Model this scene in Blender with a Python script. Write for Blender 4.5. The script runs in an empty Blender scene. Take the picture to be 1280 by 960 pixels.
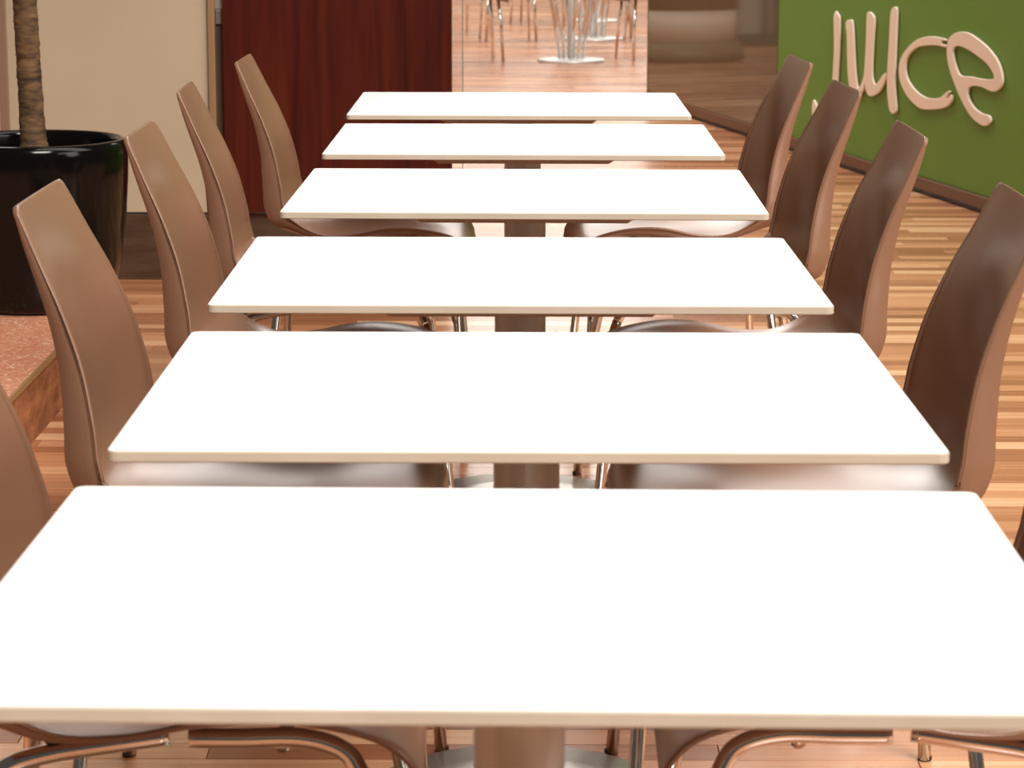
import bpy, bmesh, math, random
from mathutils import Vector, Matrix
random.seed(7)
C = bpy.context.scene.collection
SC = bpy.context.scene

# ------------------------------------------------------------------ camera
cam = bpy.data.cameras.new('camera')
cam.sensor_width = 36.0
cam.lens = 3135.8 / 1280 * 36
cam.clip_end = 200
cam.dof.use_dof = True
cam.dof.focus_distance = 4.2
cam.dof.aperture_fstop = 16
co = bpy.data.objects.new('camera', cam)
co.matrix_world = (Matrix.Translation((0, 0, 1.2355)) @ Matrix.Rotation(math.radians(90) - 0.197377, 4, 'X')
                   @ Matrix.Rotation(0.0026, 4, 'Z'))
C.objects.link(co)
SC.camera = co

# ------------------------------------------------------------------ world, lights, exposure
w = bpy.data.worlds.new('world'); SC.world = w; w.use_nodes = True
w.node_tree.nodes['Background'].inputs[0].default_value = (1.0, 0.93, 0.85, 1)
w.node_tree.nodes['Background'].inputs[1].default_value = 0.06
SC.view_settings.view_transform = 'Standard'
SC.view_settings.look = 'None'
SC.view_settings.gamma = 1
SC.view_settings.use_curve_mapping = False
SC.view_settings.exposure = 0.35

def area(name, loc, target, sx, sy, power, col):
    l = bpy.data.lights.new(name, 'AREA'); l.shape = 'RECTANGLE'; l.size = sx; l.size_y = sy
    l.energy = power; l.color = col
    o = bpy.data.objects.new(name, l); o.location = loc
    o.rotation_euler = (Vector(target) - Vector(loc)).to_track_quat('-Z', 'Y').to_euler()
    C.objects.link(o); return o
area('skylight_behind_camera', (4.6, -7.5, 13.0), (0.3, 5.0, 0.5), 6.0, 6.0, 2900, (1.0, 0.93, 0.86))
area('tabletop_fill', (2.7, 5.2, 5.2), (1.0, 5.2, 0), 2.4, 7.0, 190, (1.0, 0.94, 0.86))  # unseen fill lamp, added to whiten the table tops
area('daylight_from_right', (6.5, 1.0, 3.4), (0, 4.2, 0.5), 4.0, 3.0, 150, (1.0, 0.93, 0.86))
area('green_wall_fill', (-0.2, 12.5, 5.5), (1.8, 10.2, 0.4), 3.0, 3.0, 195, (1.0, 0.94, 0.88))  # added lamp with no visible source, brightens the green wall and its letters
area('far_floor_fill', (1.0, 20.0, 7.0), (0.8, 20.0, 0), 9.0, 12.0, 800, (1.0, 0.92, 0.86))  # overhead source made up to brighten the far floor
area('daylight_far_end', (3.4, 29.5, 6.2), (2.5, 10.0, 3.0), 12.0, 8.0, 640, (1.0, 0.94, 0.88))

# ------------------------------------------------------------------ materials
def s2l(c): return tuple(((x / 255) / 12.92 if x <= 10 else ((x / 255 + .055) / 1.055) ** 2.4) for x in c)
def mat(name, col, rough=.5, metal=0, ior=1.5, coat=0, **k):
    m = bpy.data.materials.new(name); m.use_nodes = True
    b = m.node_tree.nodes['Principled BSDF']
    b.inputs['Base Color'].default_value = (*col, 1)
    b.inputs['Roughness'].default_value = rough
    b.inputs['Metallic'].default_value = metal
    b.inputs['IOR'].default_value = ior
    b.inputs['Coat Weight'].default_value = coat
    b.inputs['Coat Roughness'].default_value = .1
    return m
def N(m, t, **k):
    n = m.node_tree.nodes.new(t)
    for a, v in k.items(): setattr(n, a, v)
    return n
def LK(m, a, b): m.node_tree.links.new(a, b)
def noise_colour(m, c1, c2, scale=(1, 1, 1), nscale=5, detail=4, bump=0, dist=.01, lo=.35, hi=.65, space='Object', rough=None):
    tc = N(m, 'ShaderNodeTexCoord'); mp = N(m, 'ShaderNodeMapping'); mp.inputs['Scale'].default_value = scale
    nz = N(m, 'ShaderNodeTexNoise'); nz.inputs['Scale'].default_value = nscale; nz.inputs['Detail'].default_value = detail
    rp = N(m, 'ShaderNodeValToRGB'); rp.color_ramp.elements[0].position = lo; rp.color_ramp.elements[1].position = hi
    rp.color_ramp.elements[0].color = (*c1, 1); rp.color_ramp.elements[1].color = (*c2, 1)
    LK(m, tc.outputs[space], mp.inputs[0]); LK(m, mp.outputs[0], nz.inputs[0]); LK(m, nz.outputs[0], rp.inputs[0])
    b = m.node_tree.nodes['Principled BSDF']
    LK(m, rp.outputs[0], b.inputs['Base Color'])
    if rough:
        mr = N(m, 'ShaderNodeMapRange'); mr.inputs[3].default_value = rough[0]; mr.inputs[4].default_value = rough[1]
        LK(m, nz.outputs[0], mr.inputs[0]); LK(m, mr.outputs[0], b.inputs['Roughness'])
    if bump:
        bp = N(m, 'ShaderNodeBump'); bp.inputs['Strength'].default_value = bump; bp.inputs['Distance'].default_value = dist
        LK(m, nz.outputs[0], bp.inputs['Height']); LK(m, bp.outputs[0], b.inputs['Normal'])
    return nz
M = {}
M['white'] = mat('white_laminate', (.90, .89, .86), .45)
noise_colour(M['white'], (.89, .88, .85), (.92, .91, .89), nscale=30)
M['edge'] = mat('cream_edging', (.74, .66, .53), .45)
noise_colour(M['edge'], (.56, .49, .39), (.61, .54, .44), nscale=14)
M['under'] = mat('beige_underside', (.50, .38, .28), .6)
M['plastic'] = mat('taupe_plastic', (.238, .126, .076), .28, ior=1.42)
M['chrome'] = mat('chrome', (.80, .78, .75), .10, 1)
M['brushed'] = mat('brushed_steel', (.46, .43, .40), .30, .35)
noise_colour(M['brushed'], (.66, .66, .65), (.84, .84, .82), scale=(1, 1, .02), nscale=60, rough=(.22, .38))
M['steel_base'] = mat('satin_steel_base', (.60, .63, .60), .28, .85)
M['black'] = mat('black_plastic', (.012, .011, .011), .4)
M['pot'] = mat('glazed_black_ceramic', (.003, .0025, .0025), .12, ior=1.33)
M['soil'] = mat('dark_soil', (.02, .013, .009), .95)
noise_colour(M['soil'], (.010, .007, .005), (.04, .028, .018), nscale=40, bump=.8)
M['bark'] = mat('palm_bark', (.2, .12, .06), .85)
noise_colour(M['bark'], (.030, .014, .005), (.16, .085, .032), scale=(1, 1, 3.0), nscale=22, detail=8, bump=.9, dist=.004, lo=.34, hi=.66)
M['leaf'] = mat('palm_leaf', (.05, .13, .03), .45)
M['beige'] = mat('beige_painted_panel', s2l((196, 172, 142)), .5)
noise_colour(M['beige'], s2l((168, 150, 127)), s2l((174, 157, 134)), nscale=2)
M['trim'] = mat('bronze_trim', s2l((150, 118, 84)), .4, .3)
M['post'] = mat('grey_brown_post', s2l((140, 112, 92)), .4, .2)
M['kick'] = mat('bronze_kickboard', (.085, .052, .032), .25, .35)
noise_colour(M['kick'], (.075, .045, .027), (.10, .062, .038), scale=(1, 1, 6), nscale=6, rough=(.2, .34))
M['kick_dark'] = mat('dark_kickboard', s2l((104, 66, 38)), .45, 0)
M['recess'] = mat('dark_recess', s2l((70, 50, 36)), .5)
M['cap'] = mat('aluminium_cap', (.55, .53, .49), .35, .8)
m = M['redwood'] = mat('red_mahogany', (.06, .012, .008), .35, ior=1.25)
nz = noise_colour(m, (.036, .0060, .0038), (.080, .0125, .0060), scale=(14, 14, .7), nscale=2.2, detail=8, lo=.3, hi=.72)
nz.inputs['Distortion'].default_value = .6
M['green'] = mat('green_painted_wall', s2l((108, 138, 50)), .55)
noise_colour(M['green'], s2l((94, 138, 34)), s2l((98, 142, 38)), nscale=2)
M['letter'] = mat('off_white_letter', s2l((248, 228, 208)), .5)
M['brownglass'] = mat('brown_back_painted_glass', s2l((98, 82, 62)), .04, ior=1.62)
M['plaster'] = mat('pale_plaster', (.62, .56, .48), .7)
M['mullion'] = mat('grey_window_frame', (.20, .19, .17), .4, .4)
M['column'] = mat('painted_column', s2l((150, 128, 98)), .5)
M['stone'] = mat('pink_terrazzo', (.5, .26, .18), .35)
m = M['stone']
tc = N(m, 'ShaderNodeTexCoord'); vo = N(m, 'ShaderNodeTexVoronoi'); vo.inputs['Scale'].default_value = 150
sep = N(m, 'ShaderNodeSeparateColor'); rp = N(m, 'ShaderNodeValToRGB')
cr = rp.color_ramp; cr.interpolation = 'CONSTANT'
cr.elements[0].position = 0; cr.elements[0].color = (*s2l((208, 140, 108)), 1)
cr.elements[1].position = .42; cr.elements[1].color = (*s2l((216, 150, 118)), 1)
e = cr.elements.new(.78); e.color = (*s2l((194, 124, 92)), 1)
e = cr.elements.new(.90); e.color = (*s2l((238, 198, 170)), 1)
LK(m, tc.outputs['Object'], vo.inputs['Vector']); LK(m, vo.outputs['Color'], sep.inputs[0]); LK(m, sep.outputs[0], rp.inputs[0])
LK(m, rp.outputs[0], m.node_tree.nodes['Principled BSDF'].inputs['Base Color'])
M['stone_side'] = mat('rough_brown_stone', s2l((150, 96, 66)), .6)
noise_colour(M['stone_side'], s2l((142, 84, 52)), s2l((196, 128, 84)), scale=(1, 1, 2.5), nscale=9, detail=8, bump=.7, dist=.01)
M['brass'] = mat('pale_metal_edge', s2l((200, 160, 112)), .35, .5)
M['subfloor'] = mat('dark_joint', (.07, .03, .016), .8)
M['floor'] = m = mat('hardwood_strip', (.4, .2, .1), .28)
b = m.node_tree.nodes['Principled BSDF']
at = N(m, 'ShaderNodeAttribute', attribute_name='tone')
geo = N(m, 'ShaderNodeNewGeometry'); mp = N(m, 'ShaderNodeMapping'); mp.inputs['Scale'].default_value = (1.6, 45, 10)
nz = N(m, 'ShaderNodeTexNoise'); nz.inputs['Scale'].default_value = 1.5; nz.inputs['Detail'].default_value = 6
add = N(m, 'ShaderNodeMath', operation='MULTIPLY_ADD'); add.inputs[1].default_value = .55
sub = N(m, 'ShaderNodeMath', operation='SUBTRACT'); sub.inputs[1].default_value = .275
rp = N(m, 'ShaderNodeValToRGB'); cr = rp.color_ramp
cr.elements[0].position = 0; cr.elements[0].color = (.24, .085, .036, 1)
cr.elements[1].position = 1; cr.elements[1].color = (.80, .50, .29, 1)
e = cr.elements.new(.35); e.color = (.41, .165, .075, 1)
e = cr.elements.new(.65); e.color = (.57, .265, .13, 1)
LK(m, geo.outputs['Position'], mp.inputs[0]); LK(m, mp.outputs[0], nz.inputs[0]); LK(m, nz.outputs[0], add.inputs[0])
LK(m, at.outputs['Fac'], add.inputs[2]); LK(m, add.outputs[0], sub.inputs[0]); LK(m, sub.outputs[0], rp.inputs[0])
LK(m, rp.outputs[0], b.inputs['Base Color'])
mr = N(m, 'ShaderNodeMapRange'); mr.inputs[3].default_value = .16; mr.inputs[4].default_value = .34
LK(m, nz.outputs[0], mr.inputs[0]); LK(m, mr.outputs[0], b.inputs['Roughness'])
m = M['glass'] = mat('clear_glass', (.95, .93, .9), .02, ior=1.45)
m.node_tree.nodes['Principled BSDF'].inputs['Transmission Weight'].default_value = 1

# ------------------------------------------------------------------ helpers
def link_mesh(name, me, m, parent=None, smooth=False):
    o = bpy.data.objects.new(name, me)
    for x in (m if isinstance(m, (list, tuple)) else [m]): me.materials.append(x)
    if smooth: me.shade_smooth()
    if parent: o.parent = parent
    C.objects.link(o); return o
def from_bm(name, bm, m, parent=None, smooth=False):
    bmesh.ops.recalc_face_normals(bm, faces=bm.faces)
    me = bpy.data.meshes.new(name); bm.to_mesh(me); bm.free()
    return link_mesh(name, me, m, parent, smooth)
def box_bm(x0, x1, y0, y1, z0, z1, bev=0, bm=None):
    bm = bm or bmesh.new()
    r = bmesh.ops.create_cube(bm, size=1, matrix=Matrix.Translation(((x0 + x1) / 2, (y0 + y1) / 2, (z0 + z1) / 2)) @
                          Matrix.Diagonal((x1 - x0, y1 - y0, z1 - z0, 1)))
    if bev:
        es = list({e for v in r['verts'] for e in v.link_edges})
        bmesh.ops.bevel(bm, geom=es, offset=bev, segments=2, affect='EDGES', profile=.5)
    return bm
def box(name, a, m, parent=None, bev=0): return from_bm(name, box_bm(*a, bev), m, parent)
def thing(name, label, cat, loc=(0, 0, 0), rz=0, group=None):
    o = bpy.data.objects.new(name, None); o.location = loc; o.rotation_euler = (0, 0, rz)
    o.empty_display_size = .1
    C.objects.link(o); o['label'] = label; o['category'] = cat
    if group: o['group'] = group
    return o
def structure(o, label=None):
    o['kind'] = 'structure'
    if label: o['label'] = label
    return o
def dup(root, loc, rz, label, group):
    r = root.copy(); C.objects.link(r); r.location = loc; r.rotation_euler = (0, 0, rz); r['label'] = label; r['group'] = group
    for ch in list(root.children):
        c = ch.copy(); C.objects.link(c); c.parent = r
        for g in list(ch.children):
            d = g.copy(); C.objects.link(d); d.parent = c
    return r
def lathe_bm(prof, seg=48, centre=(0, 0), cap=True, bm=None):
    bm = bm or bmesh.new(); rings = []
    for r, z in prof:
        rings.append([bm.verts.new((centre[0] + r * math.cos(2 * math.pi * k / seg), centre[1] + r * math.sin(2 * math.pi * k / seg), z)) for k in range(seg)])
    for a, b_ in zip(rings, rings[1:]):
        for k in range(seg): bm.faces.new((a[k], a[(k + 1) % seg], b_[(k + 1) % seg], b_[k]))
    if cap: bm.faces.new(rings[0][::-1]); bm.faces.new(rings[-1])
    return bm
def spline(pts, n=8):
    P = [Vector(p) for p in pts]; P = [2 * P[0] - P[1]] + P + [2 * P[-1] - P[-2]]; out = []
    for i in range(1, len(P) - 2):
        for k in range(n):
            t = k / n; a, b_, c, d = P[i - 1:i + 3]
            out.append(.5 * ((2 * b_) + (c - a) * t + (2 * a - 5 * b_ + 4 * c - d) * t * t + (3 * b_ - a - 3 * c + d) * t ** 3))
    return out + [P[-2]]
def tube_bm(path, r, seg=12, bm=None):
    bm = bm or bmesh.new(); rings = []; up = None
    for i, p in enumerate(path):
        t = (path[min(i + 1, len(path) - 1)] - path[max(i - 1, 0)]).normalized()
        if up is None: up = Vector((0, 1, 0)) if abs(t.y) < .8 else Vector((1, 0, 0))
        s = t.cross(up).normalized(); up = s.cross(t).normalized()
        rings.append([bm.verts.new(p + r * (math.cos(2 * math.pi * k / seg) * s + math.sin(2 * math.pi * k / seg) * up)) for k in range(seg)])
    for a, b_ in zip(rings, rings[1:]):
        for k in range(seg): bm.faces.new((a[k], a[(k + 1) % seg], b_[(k + 1) % seg], b_[k]))
    bm.faces.new(rings[0][::-1]); bm.faces.new(rings[-1])
    return bm

# ------------------------------------------------------------------ floor
floor = structure(box('floor', (-9, 9, -1, 30.5, -.06, -.013), M['subfloor']))
ROW, LEN, GAP = .0655, .74, .0012
X0, X1 = -1.85, 2.2
def row_tone(i, j):
    r = random.Random(i * 7919 + j * 104729 + 13); rr = random.Random(i // 3 * 31 + j * 17)
    return max(0, min(1, .5 + .36 * (r.random() - .5) * 2 + .12 * (rr.random() - .5) * 2))
def board_mesh(x0, x1, y0, y1, tone):
    bm = bmesh.new(); v = []
    e = .0006
    for (x, y, z) in [(x0, y0, -.013), (x1, y0, -.013), (x1, y1, -.013), (x0, y1, -.013), (x0, y0, -e), (x1, y0, -e), (x1, y1, -e), (x0, y1, -e),
                      (x0 + e, y0 + e, 0), (x1 - e, y0 + e, 0), (x1 - e, y1 - e, 0), (x0 + e, y1 - e, 0)]: v.append(bm.verts.new((x, y, z)))
    for a in (0, 4):
        for k in range(4): bm.faces.new((v[a + k], v[a + (k + 1) % 4], v[a + 4 + (k + 1) % 4], v[a + 4 + k]))
    bm.faces.new(v[8:12]); bm.faces.new(v[3::-1])
    me = bpy.data.meshes.new('floor_board'); bm.to_mesh(me); bm.free()
    at = me.attributes.new('tone', 'FLOAT', 'POINT')
    for d in at.data: d.value = tone
    me.materials.append(M['floor'])
    return me
TONES = [board_mesh(0, LEN - GAP, 0, ROW - GAP, .08 + .84 * k / 9) for k in range(10)]
HALF = [board_mesh(0, LEN / 2 - GAP, 0, ROW - GAP, .08 + .84 * k / 9) for k in range(10)]
def put_board(name, x, y, tone, half=False):
    me = (HALF if half else TONES)[int(round((max(.08, min(.92, tone)) - .08) / .84 * 9))]
    o = bpy.data.objects.new(name, me); o.location = (x, y, 0); o.parent = floor; C.objects.link(o)
NEAR0, NEAR1 = 3.10, 3.10 + ROW * 44
near = 0
quads = []
y = -1.0 + (NEAR0 + 1.0) % ROW; i = 0
while y < 30.2:
    off = (i * .6180339 % 1) * LEN; far_x = 8.5
    j0 = math.floor((-far_x - off) / LEN); j1 = math.ceil((far_x - off) / LEN)
    gap = 0
    for j in range(j0, j1):
        x = off + j * LEN; t = row_tone(i, j)
        if NEAR0 - .001 <= y < NEAR1 - .02 and x + LEN > -1.15 and x < 1.75 and near < 296:
            put_board('floor_board', x, y, t); near += 1
        else: quads.append((x, y, t))
    y += ROW; i += 1
vs, fs, tn = [], [], []
for (x, y, t) in quads:
    b0 = len(vs); xa, xb, ya, yb = x, x + LEN - GAP, y, y + ROW - GAP
    vs += [(xa, ya, 0), (xb, ya, 0), (xb, yb, 0), (xa, yb, 0), (xa, ya, -.006), (xb, ya, -.006), (xb, yb, -.006), (xa, yb, -.006)]
    fs += [(b0, b0 + 1, b0 + 2, b0 + 3)] + [(b0 + 4 + k, b0 + 4 + (k + 1) % 4, b0 + (k + 1) % 4, b0 + k) for k in range(4)]
    tn += [t] * 8
me = bpy.data.meshes.new('distant_boards'); me.from_pydata(vs, [], fs)
at = me.attributes.new('tone', 'FLOAT', 'POINT'); at.data.foreach_set('value', tn)
o = link_mesh('distant_boards', me, M['floor'], floor); o['kind'] = 'stuff'

# ------------------------------------------------------------------ kiosk wall on the left (beige panel, recess, red wood panel)
WY = 7.85
kiosk = structure(box('wall_left', (-1.571, -.949, WY, WY + .10, .215, 2.6), M['beige']))
post = box('corner_post', (-1.600, -1.571, WY - .012, WY + .11, 0, 2.6), M['post'], kiosk, .003)
box('edge_trim', (-.947, -.925, WY - .015, WY + .10, .0, 2.6), M['trim'], kiosk, .003)
box('recess_panel', (-.925, -.903, WY + .03, WY + .10, .0, .80), M['recess'], kiosk)
box('metal_cap', (-.925, -.903, WY + .02, WY + .10, .80, .846), M['mullion'], kiosk, .003)
box('upper_metal_strip', (-.925, -.903, WY + .02, WY + .10, .848, 2.6), M['cap'], kiosk)
kb = box('baseboard_left', (-1.571, -.949, WY - .004, WY + .10, 0, .208), M['kick'], None, .002); structure(kb)
redp = structure(box('wall_back', (-.901, -.191, WY - .005, WY + .10, .215, 2.6), M['redwood']))
structure(box('baseboard_back', (-.901, -.191, WY + .02, WY + .10, 0, .208), M['kick'], None, .002))
gl = structure(box('window_1', (-.189, -.159, WY + .04, WY + .046, 0.02, 2.6), M['glass']))
box('glass_edge_bead', (-.1585, -.1555, WY + .036, WY + .05, 0, 2.6), M['mullion'], gl)
box('glass_shoe', (-.190, -.1585, WY + .032, WY + .055, 0, .018), M['cap'], gl)

# ------------------------------------------------------------------ right wall (green sign wall + brown glass panel)
A = Vector((1.16, 12.5, 0)); D = Vector((.20885, -.97795, 0)); NRM = Vector((-.97795, -.20885, 0))
ang = math.atan2(D.y, D.x)
def wall_empty(): pass
def wbox(name, s0, s1, n0, n1, z0, z1, m, parent=None, bev=0):
    o = from_bm(name, box_bm(s0, s1, -n1, -n0, z0, z1, bev), m, parent)
    if not parent: o.location = A; o.rotation_euler = (0, 0, ang)
    return o
# local frame: +X along the wall toward the camera, -Y into the hall (toward the tables)
SD = (Vector((1.262, 12.02, 0)) - A).length
green = structure(wbox('wall_right', SD, 5.3, -.16, 0, .068, 2.6, M['green']))
gp = structure(wbox('wall_right_glass', -1.875, SD - .004, -.16, .002, .068, 2.6, M['brownglass']))
wbox('edge_bead', -1.885, -1.877, -.16, .004, 0, 2.6, M['mullion'], gp)
structure(wbox('baseboard_right', -1.875, 5.3, -.16, .014, .020, .066, M['kick_dark'], None, .003))
structure(wbox('shadow_gap_1', -1.87, 5.29, -.15, -.006, 0, .020, M['black']))  # black strip standing in for the shadow in the gap under the baseboard

sign = thing('wall_sign', 'raised off-white lettering reading juice on the green wall', 'sign', A, ang)
LET = {
    'j': [(1.368, 0.682), (1.401, 0.668), (1.421, 0.647), (1.422, 0.516), (1.412, 0.384), (1.405, 0.278), (1.368, 0.204), (1.282, 0.16), (1.187, 0.151), (1.115, 0.172), (1.081, 0.21), (1.086, 0.26), (1.107, 0.268), (1.14, 0.246), (1.153, 0.221), (1.197, 0.197), (1.265, 0.202), (1.317, 0.235), (1.339, 0.29), (1.348, 0.379), (1.358, 0.512), (1.342, 0.643), (1.348, 0.669)],
    'u': [(1.546, 0.654), (1.585, 0.647), (1.609, 0.571), (1.641, 0.445), (1.672, 0.378), (1.698, 0.372), (1.74, 0.409), (1.756, 0.453), (1.765, 0.581), (1.766, 0.682), (1.789, 0.7), (1.824, 0.695), (1.86, 0.67), (1.853, 0.586), (1.849, 0.46), (1.863, 0.418), (1.894, 0.4), (1.94, 0.42), (1.986, 0.449), (2.014, 0.455), (2.012, 0.43), (1.979, 0.394), (1.933, 0.365), (1.862, 0.346), (1.812, 0.347), (1.783, 0.366), (1.766, 0.39), (1.749, 0.363), (1.701, 0.334), (1.637, 0.336), (1.584, 0.358), (1.555, 0.395), (1.535, 0.48), (1.521, 0.583), (1.502, 0.625), (1.513, 0.647)],
    'i': [(2.092, 0.735), (2.123, 0.725), (2.124, 0.643), (2.121, 0.52), (2.125, 0.422), (2.153, 0.325), (2.141, 0.301), (2.118, 0.294), (2.085, 0.299), (2.061, 0.326), (2.038, 0.398), (2.035, 0.489), (2.044, 0.597), (2.049, 0.696), (2.065, 0.726)],
    'c': [(2.675, 0.636), (2.62, 0.64), (2.535, 0.64), (2.449, 0.633), (2.362, 0.617), (2.276, 0.586), (2.2, 0.542), (2.169, 0.499), (2.173, 0.458), (2.204, 0.42), (2.272, 0.38), (2.365, 0.352), (2.444, 0.342), (2.563, 0.35), (2.658, 0.363), (2.729, 0.383), (2.758, 0.409), (2.75, 0.425), (2.736, 0.422), (2.706, 0.407), (2.695, 0.41), (2.734, 0.435), (2.719, 0.439), (2.683, 0.426), (2.632, 0.406), (2.558, 0.396), (2.472, 0.394), (2.382, 0.408), (2.301, 0.435), (2.253, 0.468), (2.241, 0.5), (2.254, 0.529), (2.301, 0.561), (2.376, 0.586), (2.474, 0.598), (2.581, 0.605), (2.655, 0.603), (2.676, 0.608), (2.669, 0.615), (2.639, 0.616), (2.63, 0.622), (2.642, 0.629), (2.672, 0.629)],
    'e': [(2.824, 0.675), (2.904, 0.674), (3.005, 0.655), (3.104, 0.628), (3.184, 0.593), (3.225, 0.559), (3.244, 0.523), (3.232, 0.493), (3.187, 0.473), (3.13, 0.47), (3.042, 0.478), (2.964, 0.475), (2.925, 0.465), (2.915, 0.441), (2.94, 0.416), (2.992, 0.394), (3.062, 0.381), (3.12, 0.38), (3.146, 0.37), (3.142, 0.351), (3.105, 0.336), (3.057, 0.335), (2.976, 0.351), (2.903, 0.383), (2.838, 0.423), (2.783, 0.465), (2.727, 0.515), (2.695, 0.559), (2.686, 0.605), (2.704, 0.641), (2.753, 0.663)],
    'eh': [(2.769, 0.612), (2.819, 0.617), (2.911, 0.608), (3.012, 0.588), (3.091, 0.568), (3.148, 0.542), (3.163, 0.524), (3.145, 0.516), (3.058, 0.511), (2.94, 0.511), (2.84, 0.508), (2.797, 0.528), (2.763, 0.564), (2.75, 0.594)],
}
def closed_spline(pts, n=4):
    P = [Vector((p[0], p[1], 0)) for p in pts]; L = len(P); out = []
    for i in range(L):
        a, b_, c, d = P[i - 1], P[i], P[(i + 1) % L], P[(i + 2) % L]
        for k in range(n):
            t = k / n
            out.append(.5 * ((2 * b_) + (c - a) * t + (2 * a - 5 * b_ + 4 * c - d) * t * t + (3 * b_ - a - 3 * c + d) * t ** 3))
    return out
def letter(loops):
    cu = bpy.data.curves.new('letter', 'CURVE'); cu.dimensions = '2D'; cu.fill_mode = 'BOTH'
    cu.extrude = .003; cu.bevel_depth = .0025; cu.bevel_resolution = 2; cu.offset = -.0035
    for lp in loops:
        s = cu.splines.new('POLY'); pts = closed_spline(lp); s.points.add(len(pts) - 1); s.use_cyclic_u = True
        for p, q in zip(s.points, pts): p.co = (q.x, q.y, 0, 1)
    cu.materials.append(M['letter'])
    tmp = bpy.data.objects.new('tmp', cu)
    me = bpy.data.meshes.new_from_object(tmp); bpy.data.objects.remove(tmp)
    me.transform(Matrix.Translation((-.035, -.0085, 0)) @ Matrix.Rotation(math.pi / 2, 4, 'X'))
    me.name = 'letter'
    o = bpy.data.objects.new('letter', me); C.objects.link(o); o.parent = sign
    return o
for k in 'juic': letter([LET[k]])
letter([LET['e'], LET['eh']])

# ------------------------------------------------------------------ tables
def make_table(W):
    t = thing('cafe_table', '', 'table')
    L2, W2, R, ch, T = .375, W / 2, .010, .0012, .0105
    def outline(ins):
        p = []
        for cx, cy, a0 in ((L2 - R, W2 - R, 0), (-L2 + R, W2 - R, 90), (-L2 + R, -W2 + R, 180), (L2 - R, -W2 + R, 270)):
            for k in range(5):
                a = math.radians(a0 + 22.5 * k); p.append((cx + (R - ins) * math.cos(a), cy + (R - ins) * math.sin(a)))
        return p
    bm = bmesh.new(); rings = []
    for ins, z in ((ch, .74 - T), (0, .74 - T + ch), (0, .74 - ch), (ch, .74)):
        rings.append([bm.verts.new((x, y, z)) for x, y in outline(ins)])
    n = len(rings[0])
    for a, b_ in zip(rings, rings[1:]):
        for k in range(n): bm.faces.new((a[k], a[(k + 1) % n], b_[(k + 1) % n], b_[k])).material_index = 1
    f = bm.faces.new(rings[0][::-1]); f.material_index = 1
    bm.faces.new(rings[-1]).material_index = 0
    o = from_bm('tabletop', bm, [M['white'], M['edge']], t)
    # stiffening board with chamfered ends
    bm = bmesh.new(); z1 = .74 - T - .0003; z0 = z1 - .012; v = []
    for yy in (-W2 + .055, W2 - .055):
        v.append([bm.verts.new(p) for p in ((-.178, yy, z1), (-.160, yy, z0), (.160, yy, z0), (.178, yy, z1))])
    bm.faces.new(v[0]); bm.faces.new(v[1][::-1])
    for k in range(4): bm.faces.new((v[0][k], v[0][(k + 1) % 4], v[1][(k + 1) % 4], v[1][k]))
    from_bm('support_board', bm, M['under'], t)
    pl = from_bm('mounting_plate', lathe_bm([(.05, z0 - .012), (.088, z0 - .004), (.10, z0 - .0004)], 40), M['brushed'], t, True)
    for sx in (-1, 1):
        for sy in (-1, 1):
            from_bm('screw', lathe_bm([(.004, z0 - .009), (.0065, z0 - .006), (.0065, z0 - .0004)], 12, (sx * .095, sy * .07)), M['cap'], t, True)
    from_bm('column', lathe_bm([(.0335, .030), (.0335, z0 - .011)], 48), M['brushed'], t, True)
    base = from_bm('base_disc', lathe_bm([(.214, .0), (.216, .003), (.216, .008), (.213, .011), (.12, .016), (.05, .022), (.0345, .024)], 72), M['steel_base'], t, True)
    from_bm('collar', lathe_bm([(.044, .0225), (.044, .036), (.040, .040), (.0335, .040)], 40), M['chrome'], base, True)
    return t
TABS = [(.0059, 1.7470, -.0170, .572), (.0149, 2.4719, -.0006, .606), (.0105, 3.2490, -.0011, .590), (.0213, 4.1106, -.0117, .600),
        (.0223, 4.9493, -.0070, .606), (.0145, 5.7500, -.0032, .606)]
TL = ['nearest white rectangular cafe table cut by the bottom of the photo',
      'white rectangular cafe table second from the camera in the row',
      'white rectangular cafe table third from the camera in the row',
      'white rectangular cafe table fourth from the camera, behind the third table',
      'white rectangular cafe table second from the far end of the row',
      'farthest and smallest white rectangular cafe table of the row']
for (x, y, th, W), lb in zip(TABS, TL):
    t = make_table(W); t.location = (x, y, 0); t.rotation_euler = (0, 0, th); t['label'] = lb; t['group'] = 'white cafe tables in a row'

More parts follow.
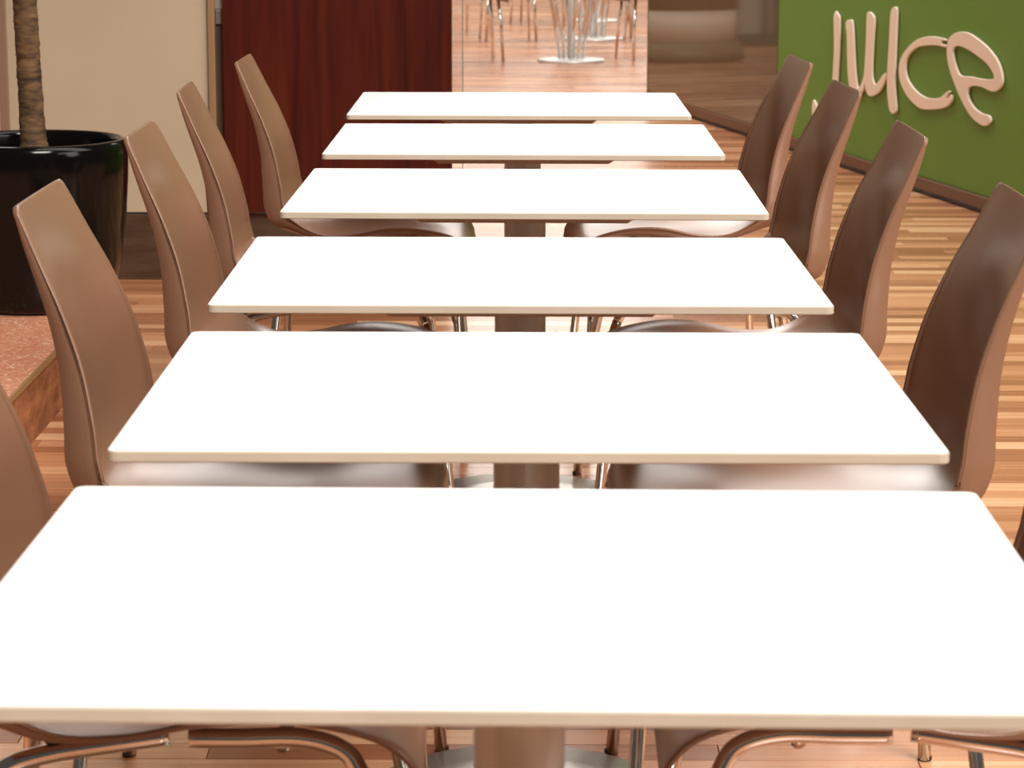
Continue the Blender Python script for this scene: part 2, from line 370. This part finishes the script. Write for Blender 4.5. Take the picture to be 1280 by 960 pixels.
# ------------------------------------------------------------------ chairs
# local frame: +X = the way the sitter faces, origin on the floor
PROF = [(-.283, .846), (-.275, .826), (-.259, .780), (-.245, .715), (-.237, .650), (-.233, .585), (-.229, .535), (-.211, .490),
        (-.168, .465), (-.100, .452), (-.03, .448), (.05, .449), (.12, .454), (.190, .453), (.224, .438), (.234, .416)]
HW = [.1545, .160, .172, .190, .207, .226, .236, .238, .234, .228, .224, .222, .222, .220, .214, .200]
RISE = [.005, .007, .012, .028, .044, .055, .058, .056, .050, .030, .031, .045, .040, .024, .010, .004]
FLG = [.002, .004, .009, .017, .027, .036, .040, .034, .018, .005, .002, .002, .002, .002, .002, .001]
def shell():
    P = spline([(a, 0, z) for a, z in PROF], 5)
    def sm(A): return [v.x for v in spline([(a, 0, 0) for a in A], 5)]
    hw, ri, fl = sm(HW), sm(RISE), sm(FLG)
    n = len(P); bm = bmesh.new(); rows = []
    ts = [k / 9 for k in range(10)]
    for i in range(n):
        t = (P[min(i + 1, n - 1)] - P[max(i - 1, 0)]).normalized()
        nn = Vector((-t.z, 0, t.x))            # toward the sitter
        if nn.x < 0 and i < n // 2: nn = -nn
        if nn.z < 0 and i >= n // 2: nn = -nn
        w_ = hw[i]
        if i == 0: w_ -= .010
        elif i == 1: w_ -= .003
        half = []
        for s in ts: half.append((s * (w_ - .004), ri[i] * s ** 2.3))
        q = ri[i]; f_ = fl[i]
        g = min(1, f_ / .02)
        d_ = min(.006, f_)
        half += [(w_ - .0012, q - .0006), (w_, q - .0026), (w_ - .0068 * g, q - .0032 - .25 * d_), (w_ - .0070 * g, q - .0035 - .6 * d_), (w_ - .0050 * g - .14 * f_, q - .003 - .7 * d_ - .3 * f_), (w_ - .0045 * g - .36 * f_, q - .003 - .6 * d_ - .65 * f_), (w_ - .0045 * g - .62 * f_, q - .003 - .6 * d_ - f_)]
        row = [(-a, b_) for a, b_ in half[:0:-1]] + half
        rows.append([bm.verts.new(P[i] + Vector((0, a, 0)) + nn * b_) for a, b_ in row])
    for a, b_ in zip(rows, rows[1:]):
        for k in range(len(a) - 1): bm.faces.new((a[k], a[k + 1], b_[k + 1], b_[k]))
    bmesh.ops.recalc_face_normals(bm, faces=bm.faces)
    # make normals point at the sitter
    bm.faces.ensure_lookup_table(); mid = min(bm.faces, key=lambda f: (f.calc_center_median() - Vector((0, 0, .45))).length)
    if mid.normal.z < 0: bmesh.ops.reverse_faces(bm, faces=bm.faces)
    bm.normal_update()
    # thickness
    vn = {v: v.normal.copy() for v in bm.verts}; th = .0055
    inner = {v: bm.verts.new(v.co - vn[v] * th) for v in list(bm.verts)}
    outer_faces = list(bm.faces)
    bound = [e for e in bm.edges if len(e.link_faces) == 1]
    for f in outer_faces: bm.faces.new([inner[v] for v in reversed(f.verts)])
    for e in bound: bm.faces.new((e.verts[0], e.verts[1], inner[e.verts[1]], inner[e.verts[0]]))
    bmesh.ops.recalc_face_normals(bm, faces=bm.faces)
    return bm
def make_chair(label='', group=''):
    t = thing('shell_chair', label, 'chair', group=group)
    s = from_bm('seat_shell', shell(), M['plastic'], t, True)
    md = s.modifiers.new('bevel', 'BEVEL'); md.width = .0016; md.segments = 2; md.limit_method = 'ANGLE'; md.angle_limit = math.radians(50)
    rt = .0095
    for sy in (-1, 1):
        yy = .120 * sy
        from_bm('side_rail', tube_bm(spline([(.178, yy * 1.08, .402), (.160, yy * 1.03, .428), (.12, yy, .440), (.06, yy, .4395), (.012, yy, .4395)], 6), rt), M['chrome'], t, True)
        from_bm('side_rail', tube_bm(spline([(-.176, yy * 1.08, .392), (-.160, yy * 1.03, .412), (-.12, yy, .424), (-.06, yy, .434), (-.008, yy * .96, .4405)], 6), rt), M['chrome'], t, True)
        from_bm('leg', tube_bm([Vector(p) for p in ((.178, yy * 1.08, .402), (.192, yy * 1.22, .365), (.202, yy * 1.45, .30), (.213, yy * 1.92, .15), (.222, yy * 2.36, .005))], rt), M['chrome'], t, True)
        from_bm('leg', tube_bm([Vector(p) for p in ((-.176, yy * 1.08, .392), (-.188, yy * 1.15, .355), (-.197, yy * 1.38, .30), (-.213, yy * 1.78, .15), (-.226, yy * 2.16, .005))], rt), M['chrome'], t, True)
        for lx, ly in ((.2228, yy * 2.375), (-.2268, yy * 2.175)):
            from_bm('foot_cap', lathe_bm([(.0085, 0), (.0102, .0015), (.0102, .006), (.0097, .007)], 16, (lx, ly)), M['black'], t, True)
        box('rail_pad', (-.125, -.045, yy * .95 - .010, yy * .95 + .010, .433, .450), M['black'], t, .003)
    for bx in (-.085, .10):
        from_bm('cross_bar', tube_bm([Vector((bx, -.115, .431)), Vector((bx, .115, .431))], .008), M['chrome'], t, True)
    box('seat_block', (-.004, .016, -.012, .012, .409, .433), M['black'], t, .002)
    box('seat_bracket', (-.10, .12, -.05, .05, .433, .4425), M['black'], t, .002)
    return t
GL, GR = 'brown shell chairs on the left of the tables', 'brown shell chairs on the right of the tables'
CH = [  # x, y, facing, label
    (-.317, 2.385, 0, GL, 'brown shell chair cut by the left edge, beside the second table'),
    (-.324, 3.180, 0, GL, 'taupe brown shell chair in front of the black planter, left of the third table'),
    (-.318, 4.025, 0, GL, 'taupe brown shell chair just right of the black planter, left of the fourth table'),
    (-.352, 4.865, 2.6, GL, 'taupe brown shell chair against the beige wall corner, left of the fifth table'),
    (-.325, 5.662, 0, GL, 'farthest left shell chair, before the red wood panel'),
    (.375, 2.400, 180, GR, 'dark brown shell chair barely entering at the right edge, beside the second table'),
    (.367, 3.170, 180, GR, 'large dark brown shell chair at the right edge, beside the third table'),
    (.364, 4.055, 180, GR, 'dark brown shell chair with its top below the letter c, right of the fourth table'),
    (.375, 4.925, 182.9, GR, 'dark brown shell chair covering the foot of the letter j, right of the fifth table'),
    (.369, 5.680, 183.2, GR, 'farthest right shell chair, before the meeting of brown glass and green wall'),
]
proto = make_chair()
for k, (x, y, rz, g, lb) in enumerate(CH):
    a = math.radians(rz + random.uniform(-.2, .2))
    if k == 0: proto.location = (x, y, 0); proto.rotation_euler = (0, 0, a); proto['label'] = lb; proto['group'] = g
    else: dup(proto, (x, y, 0), a, lb, g)

# ------------------------------------------------------------------ platform, planter, palm
pf = thing('stone_platform', 'low pink terrazzo platform with brown stone side under the black planter', 'platform', (-2.5, 5.2, 0))
box('platform_body', (-1.2, 1.425, -2.2, 1.55, 0, .138), M['stone_side'], pf)
box('terrazzo_slab', (-1.2, 1.421, -2.2, 1.545, .1385, .151), M['stone'], pf)
box('metal_edge_strip', (1.4215, 1.428, -2.2, 1.55, .1385, .1522), M['brass'], pf)
PX, PY, PZ = -1.237, 6.46, .1515
pot = thing('planter_pot', 'large glossy black round planter pot on the pink platform', 'planter', (PX, PY, PZ))
prof = [(.150, 0), (.176, .004), (.192, .020), (.206, .06), (.222, .14), (.2355, .24), (.2425, .34), (.244, .40), (.241, .420), (.236, .431), (.228, .435),
        (.221, .431), (.219, .42), (.217, .38), (.21, .30)]
from_bm('pot_body', lathe_bm(prof, 96), M['pot'], pot, True)
bm = lathe_bm([(.2165, .372), (.2165, .378), (.15, .384), (.05, .388)], 48)
from_bm('soil', bm, M['soil'], pot, True)
palm = thing('palm_tree', 'ringed brown palm trunk rising from the black planter', 'plant', (PX + .004, PY, PZ + .386))
bm = bmesh.new(); rings = []; z = 0; rz = random.Random(3); ph = 0
nr, sg = 250, 40
ringz = [0]
while ringz[-1] < 1.8: ringz.append(ringz[-1] + rz.uniform(.014, .030))
tl = [rz.uniform(-.004, .004) for _ in ringz]; zz = 0; prev = 0
for i in range(nr):
    z = 1.7 * i / (nr - 1); k = max(a for a in range(len(ringz)) if ringz[a] <= z)
    f_ = (z - ringz[k]) / (ringz[k + 1] - ringz[k]); r0 = .0300 + .0075 * math.exp(-z / .07) + .0006 * math.sin(k * 2.1)
    saw = .0022 * (1 - f_) ** .6 if f_ > .12 else .0022 * f_ / .12 - .0012
    cx = -.016 * math.sin(z * 2.2); cy = .01 * math.sin(z * 1.7); ring = []
    for s in range(sg):
        a = 2 * math.pi * s / sg
        rr = r0 + saw * (.6 + .4 * math.sin(a * 3 + k)) + rz.uniform(-.0007, .0007)
        ring.append(bm.verts.new((cx + rr * math.cos(a), cy + rr * math.sin(a), z + tl[k] * math.sin(a + k * 1.7))))
    rings.append(ring)
for a, b_ in zip(rings, rings[1:]):
    for k in range(sg): bm.faces.new((a[k], a[(k + 1) % sg], b_[(k + 1) % sg], b_[k]))
bm.faces.new(rings[0][::-1]); bm.faces.new(rings[-1])
from_bm('trunk', bm, M['bark'], palm, True)
lf = random.Random(5)
for k in range(14):
    a = 2 * math.pi * k / 14 + lf.uniform(-.1, .1); L = lf.uniform(.5, .7); bm = bmesh.new(); pr = None
    for i in range(9):
        t = i / 8; r = .02 + L * t; z = 1.69 + .45 * t - .55 * t * t; wd = .018 * math.sin(math.pi * (.12 + .86 * t)) + .001
        c = Vector((r * math.cos(a) - .01, r * math.sin(a), z)); s = Vector((-math.sin(a), math.cos(a), 0)) * wd
        cur = [bm.verts.new(c - s), bm.verts.new(c - Vector((0, 0, wd * .4))), bm.verts.new(c + s)]
        if pr:
            for q in range(2): bm.faces.new((pr[q], pr[q + 1], cur[q + 1], cur[q]))
        pr = cur
    o = from_bm('leaf', bm, M['leaf'], palm, True)
    md = o.modifiers.new('thickness', 'SOLIDIFY'); md.thickness = .0015

# ------------------------------------------------------------------ far hall
def make_far_table():
    t = thing('pedestal_table', '', 'table')
    from_bm('tabletop', lathe_bm([(.33, .725), (.34, .73), (.34, .748), (.335, .752)], 48), M['brushed'], t, True)
    from_bm('column', lathe_bm([(.028, .02), (.028, .724)], 24), M['brushed'], t, True)
    from_bm('base_disc', lathe_bm([(.236, .0), (.238, .004), (.238, .014), (.232, .020), (.03, .026)], 56), M['brushed'], t, True)
    for k in range(10):
        a = 2 * math.pi * (k + .3) / 10
        d = Vector((math.cos(a), math.sin(a), 0)); e = Vector((-d.y, d.x, 0))
        from_bm('splayed_rod', tube_bm([d * .085 + Vector((0, 0, .018)), d * .135 + e * .05 + Vector((0, 0, .40)), d * .19 + e * .09 + Vector((0, 0, .726))], .0085, 8), M['chrome'], t, True)
    return t
FT = [(.410, 17.76, 'steel pedestal table with round base, nearest one in the far hall'),
      (.645, 20.25, 'steel pedestal table behind the nearest one in the far hall'),
      (.735, 22.95, 'steel pedestal table farthest back in the far hall')]
ft = make_far_table()
for k, (x, y, lb) in enumerate(FT):
    if k == 0: ft.location = (x, y, 0); ft['label'] = lb; ft['group'] = 'steel pedestal tables in the far hall'
    else: dup(ft, (x, y, 0), .5 * k, lb, 'steel pedestal tables in the far hall')
def make_far_chair():
    t = thing('bistro_chair', '', 'chair')
    sh = bpy.data.objects.new('seat_shell', [c for c in proto.children if c.name.startswith('seat_shell')][0].data)
    C.objects.link(sh); sh.parent = t
    for sx in (-1, 1):
        for sy in (-1, 1):
            from_bm('leg', tube_bm([Vector((sx * .17, sy * .15, .442)), Vector((sx * .188, sy * .17, .28)), Vector((sx * .20 , sy * .195, .004))], .0115, 10), M['chrome'], t, True)
    return t
FG = 'bistro chairs in the far hall'
FC = [(-.30, 17.74, 11, 'chair with straight chrome legs left of the nearest pedestal table'),
      (.985, 17.98, 196, 'chair with straight chrome legs right of the nearest pedestal table'),
      (-.04, 20.1, 8, 'chair with straight chrome legs left of the middle pedestal table'),
      (1.12, 20.3, 170, 'chair with straight chrome legs right of the middle pedestal table'),
      (.22, 22.6, -14, 'chair with straight chrome legs left of the farthest pedestal table'),
      (1.25, 22.9, 180, 'chair with straight chrome legs right of the farthest pedestal table'),
      (-.46, 20.9, 30, 'chair with straight chrome legs at the left, next to the glass strip')]
fc = make_far_chair()
for k, (x, y, rz, lb) in enumerate(FC):
    if k == 0: fc.location = (x, y, 0); fc.rotation_euler = (0, 0, math.radians(rz)); fc['label'] = lb; fc['group'] = FG
    else: dup(fc, (x, y, 0), math.radians(rz), lb, FG)

colm = thing('round_column', 'thick round column with a pale steel band, mirrored in the brown glass wall', 'column', (-1.15, 17.6, 0))
from_bm('shaft', lathe_bm([(.42, .36), (.42, 3.4)], 64), M['column'], colm, True)
from_bm('steel_band', lathe_bm([(.415, .14), (.415, .3595)], 64), M['letter'], colm, True)
from_bm('plinth', lathe_bm([(.47, 0), (.47, .06), (.43, .1395)], 64), M['column'], colm, True)
gpn = thing('glazed_partition', 'framed glazed partition mirrored at the top of the brown glass wall', 'partition', (-2.6, 18.75, 0))
box('bottom_rail', (-1.4, .55, -.04, .04, 0, .085), M['mullion'], gpn)
for k in range(4):
    x = .515 - k * .50
    for a, w_ in ((0, .05), (-.12, .06), (-.40, .045)):
        if x + a > -1.38: box('post', (x + a - w_, x + a, -.035, .035, .086, 2.4), M['mullion'], gpn)
box('glass_panel', (-1.39, .45, -.006, .006, .086, 2.4), mat('pale_partition_panel', (.5, .48, .42), .25), gpn)
structure(box('wall_far', (-9, 9, 30.2, 30.4, 0, 4.5), M['plaster']))
structure(box('wall_far_left', (-5.2, -5.0, 9, 30.2, 0, 4.5), M['plaster']))
wn = structure(box('window_2', (-4.99, -4.98, 15.5, 24.0, .25, 3.2), mat('window_pane', (.75, .8, .78), .1)))
for yy in (15.5, 17.2, 18.9, 20.6, 22.3, 24.0): box('window_mullion', (-4.985, -4.90, yy - .06, yy + .06, .25, 3.2), M['mullion'], wn)
box('window_sill', (-4.985, -4.86, 15.4, 24.1, .13, .25), M['mullion'], wn)
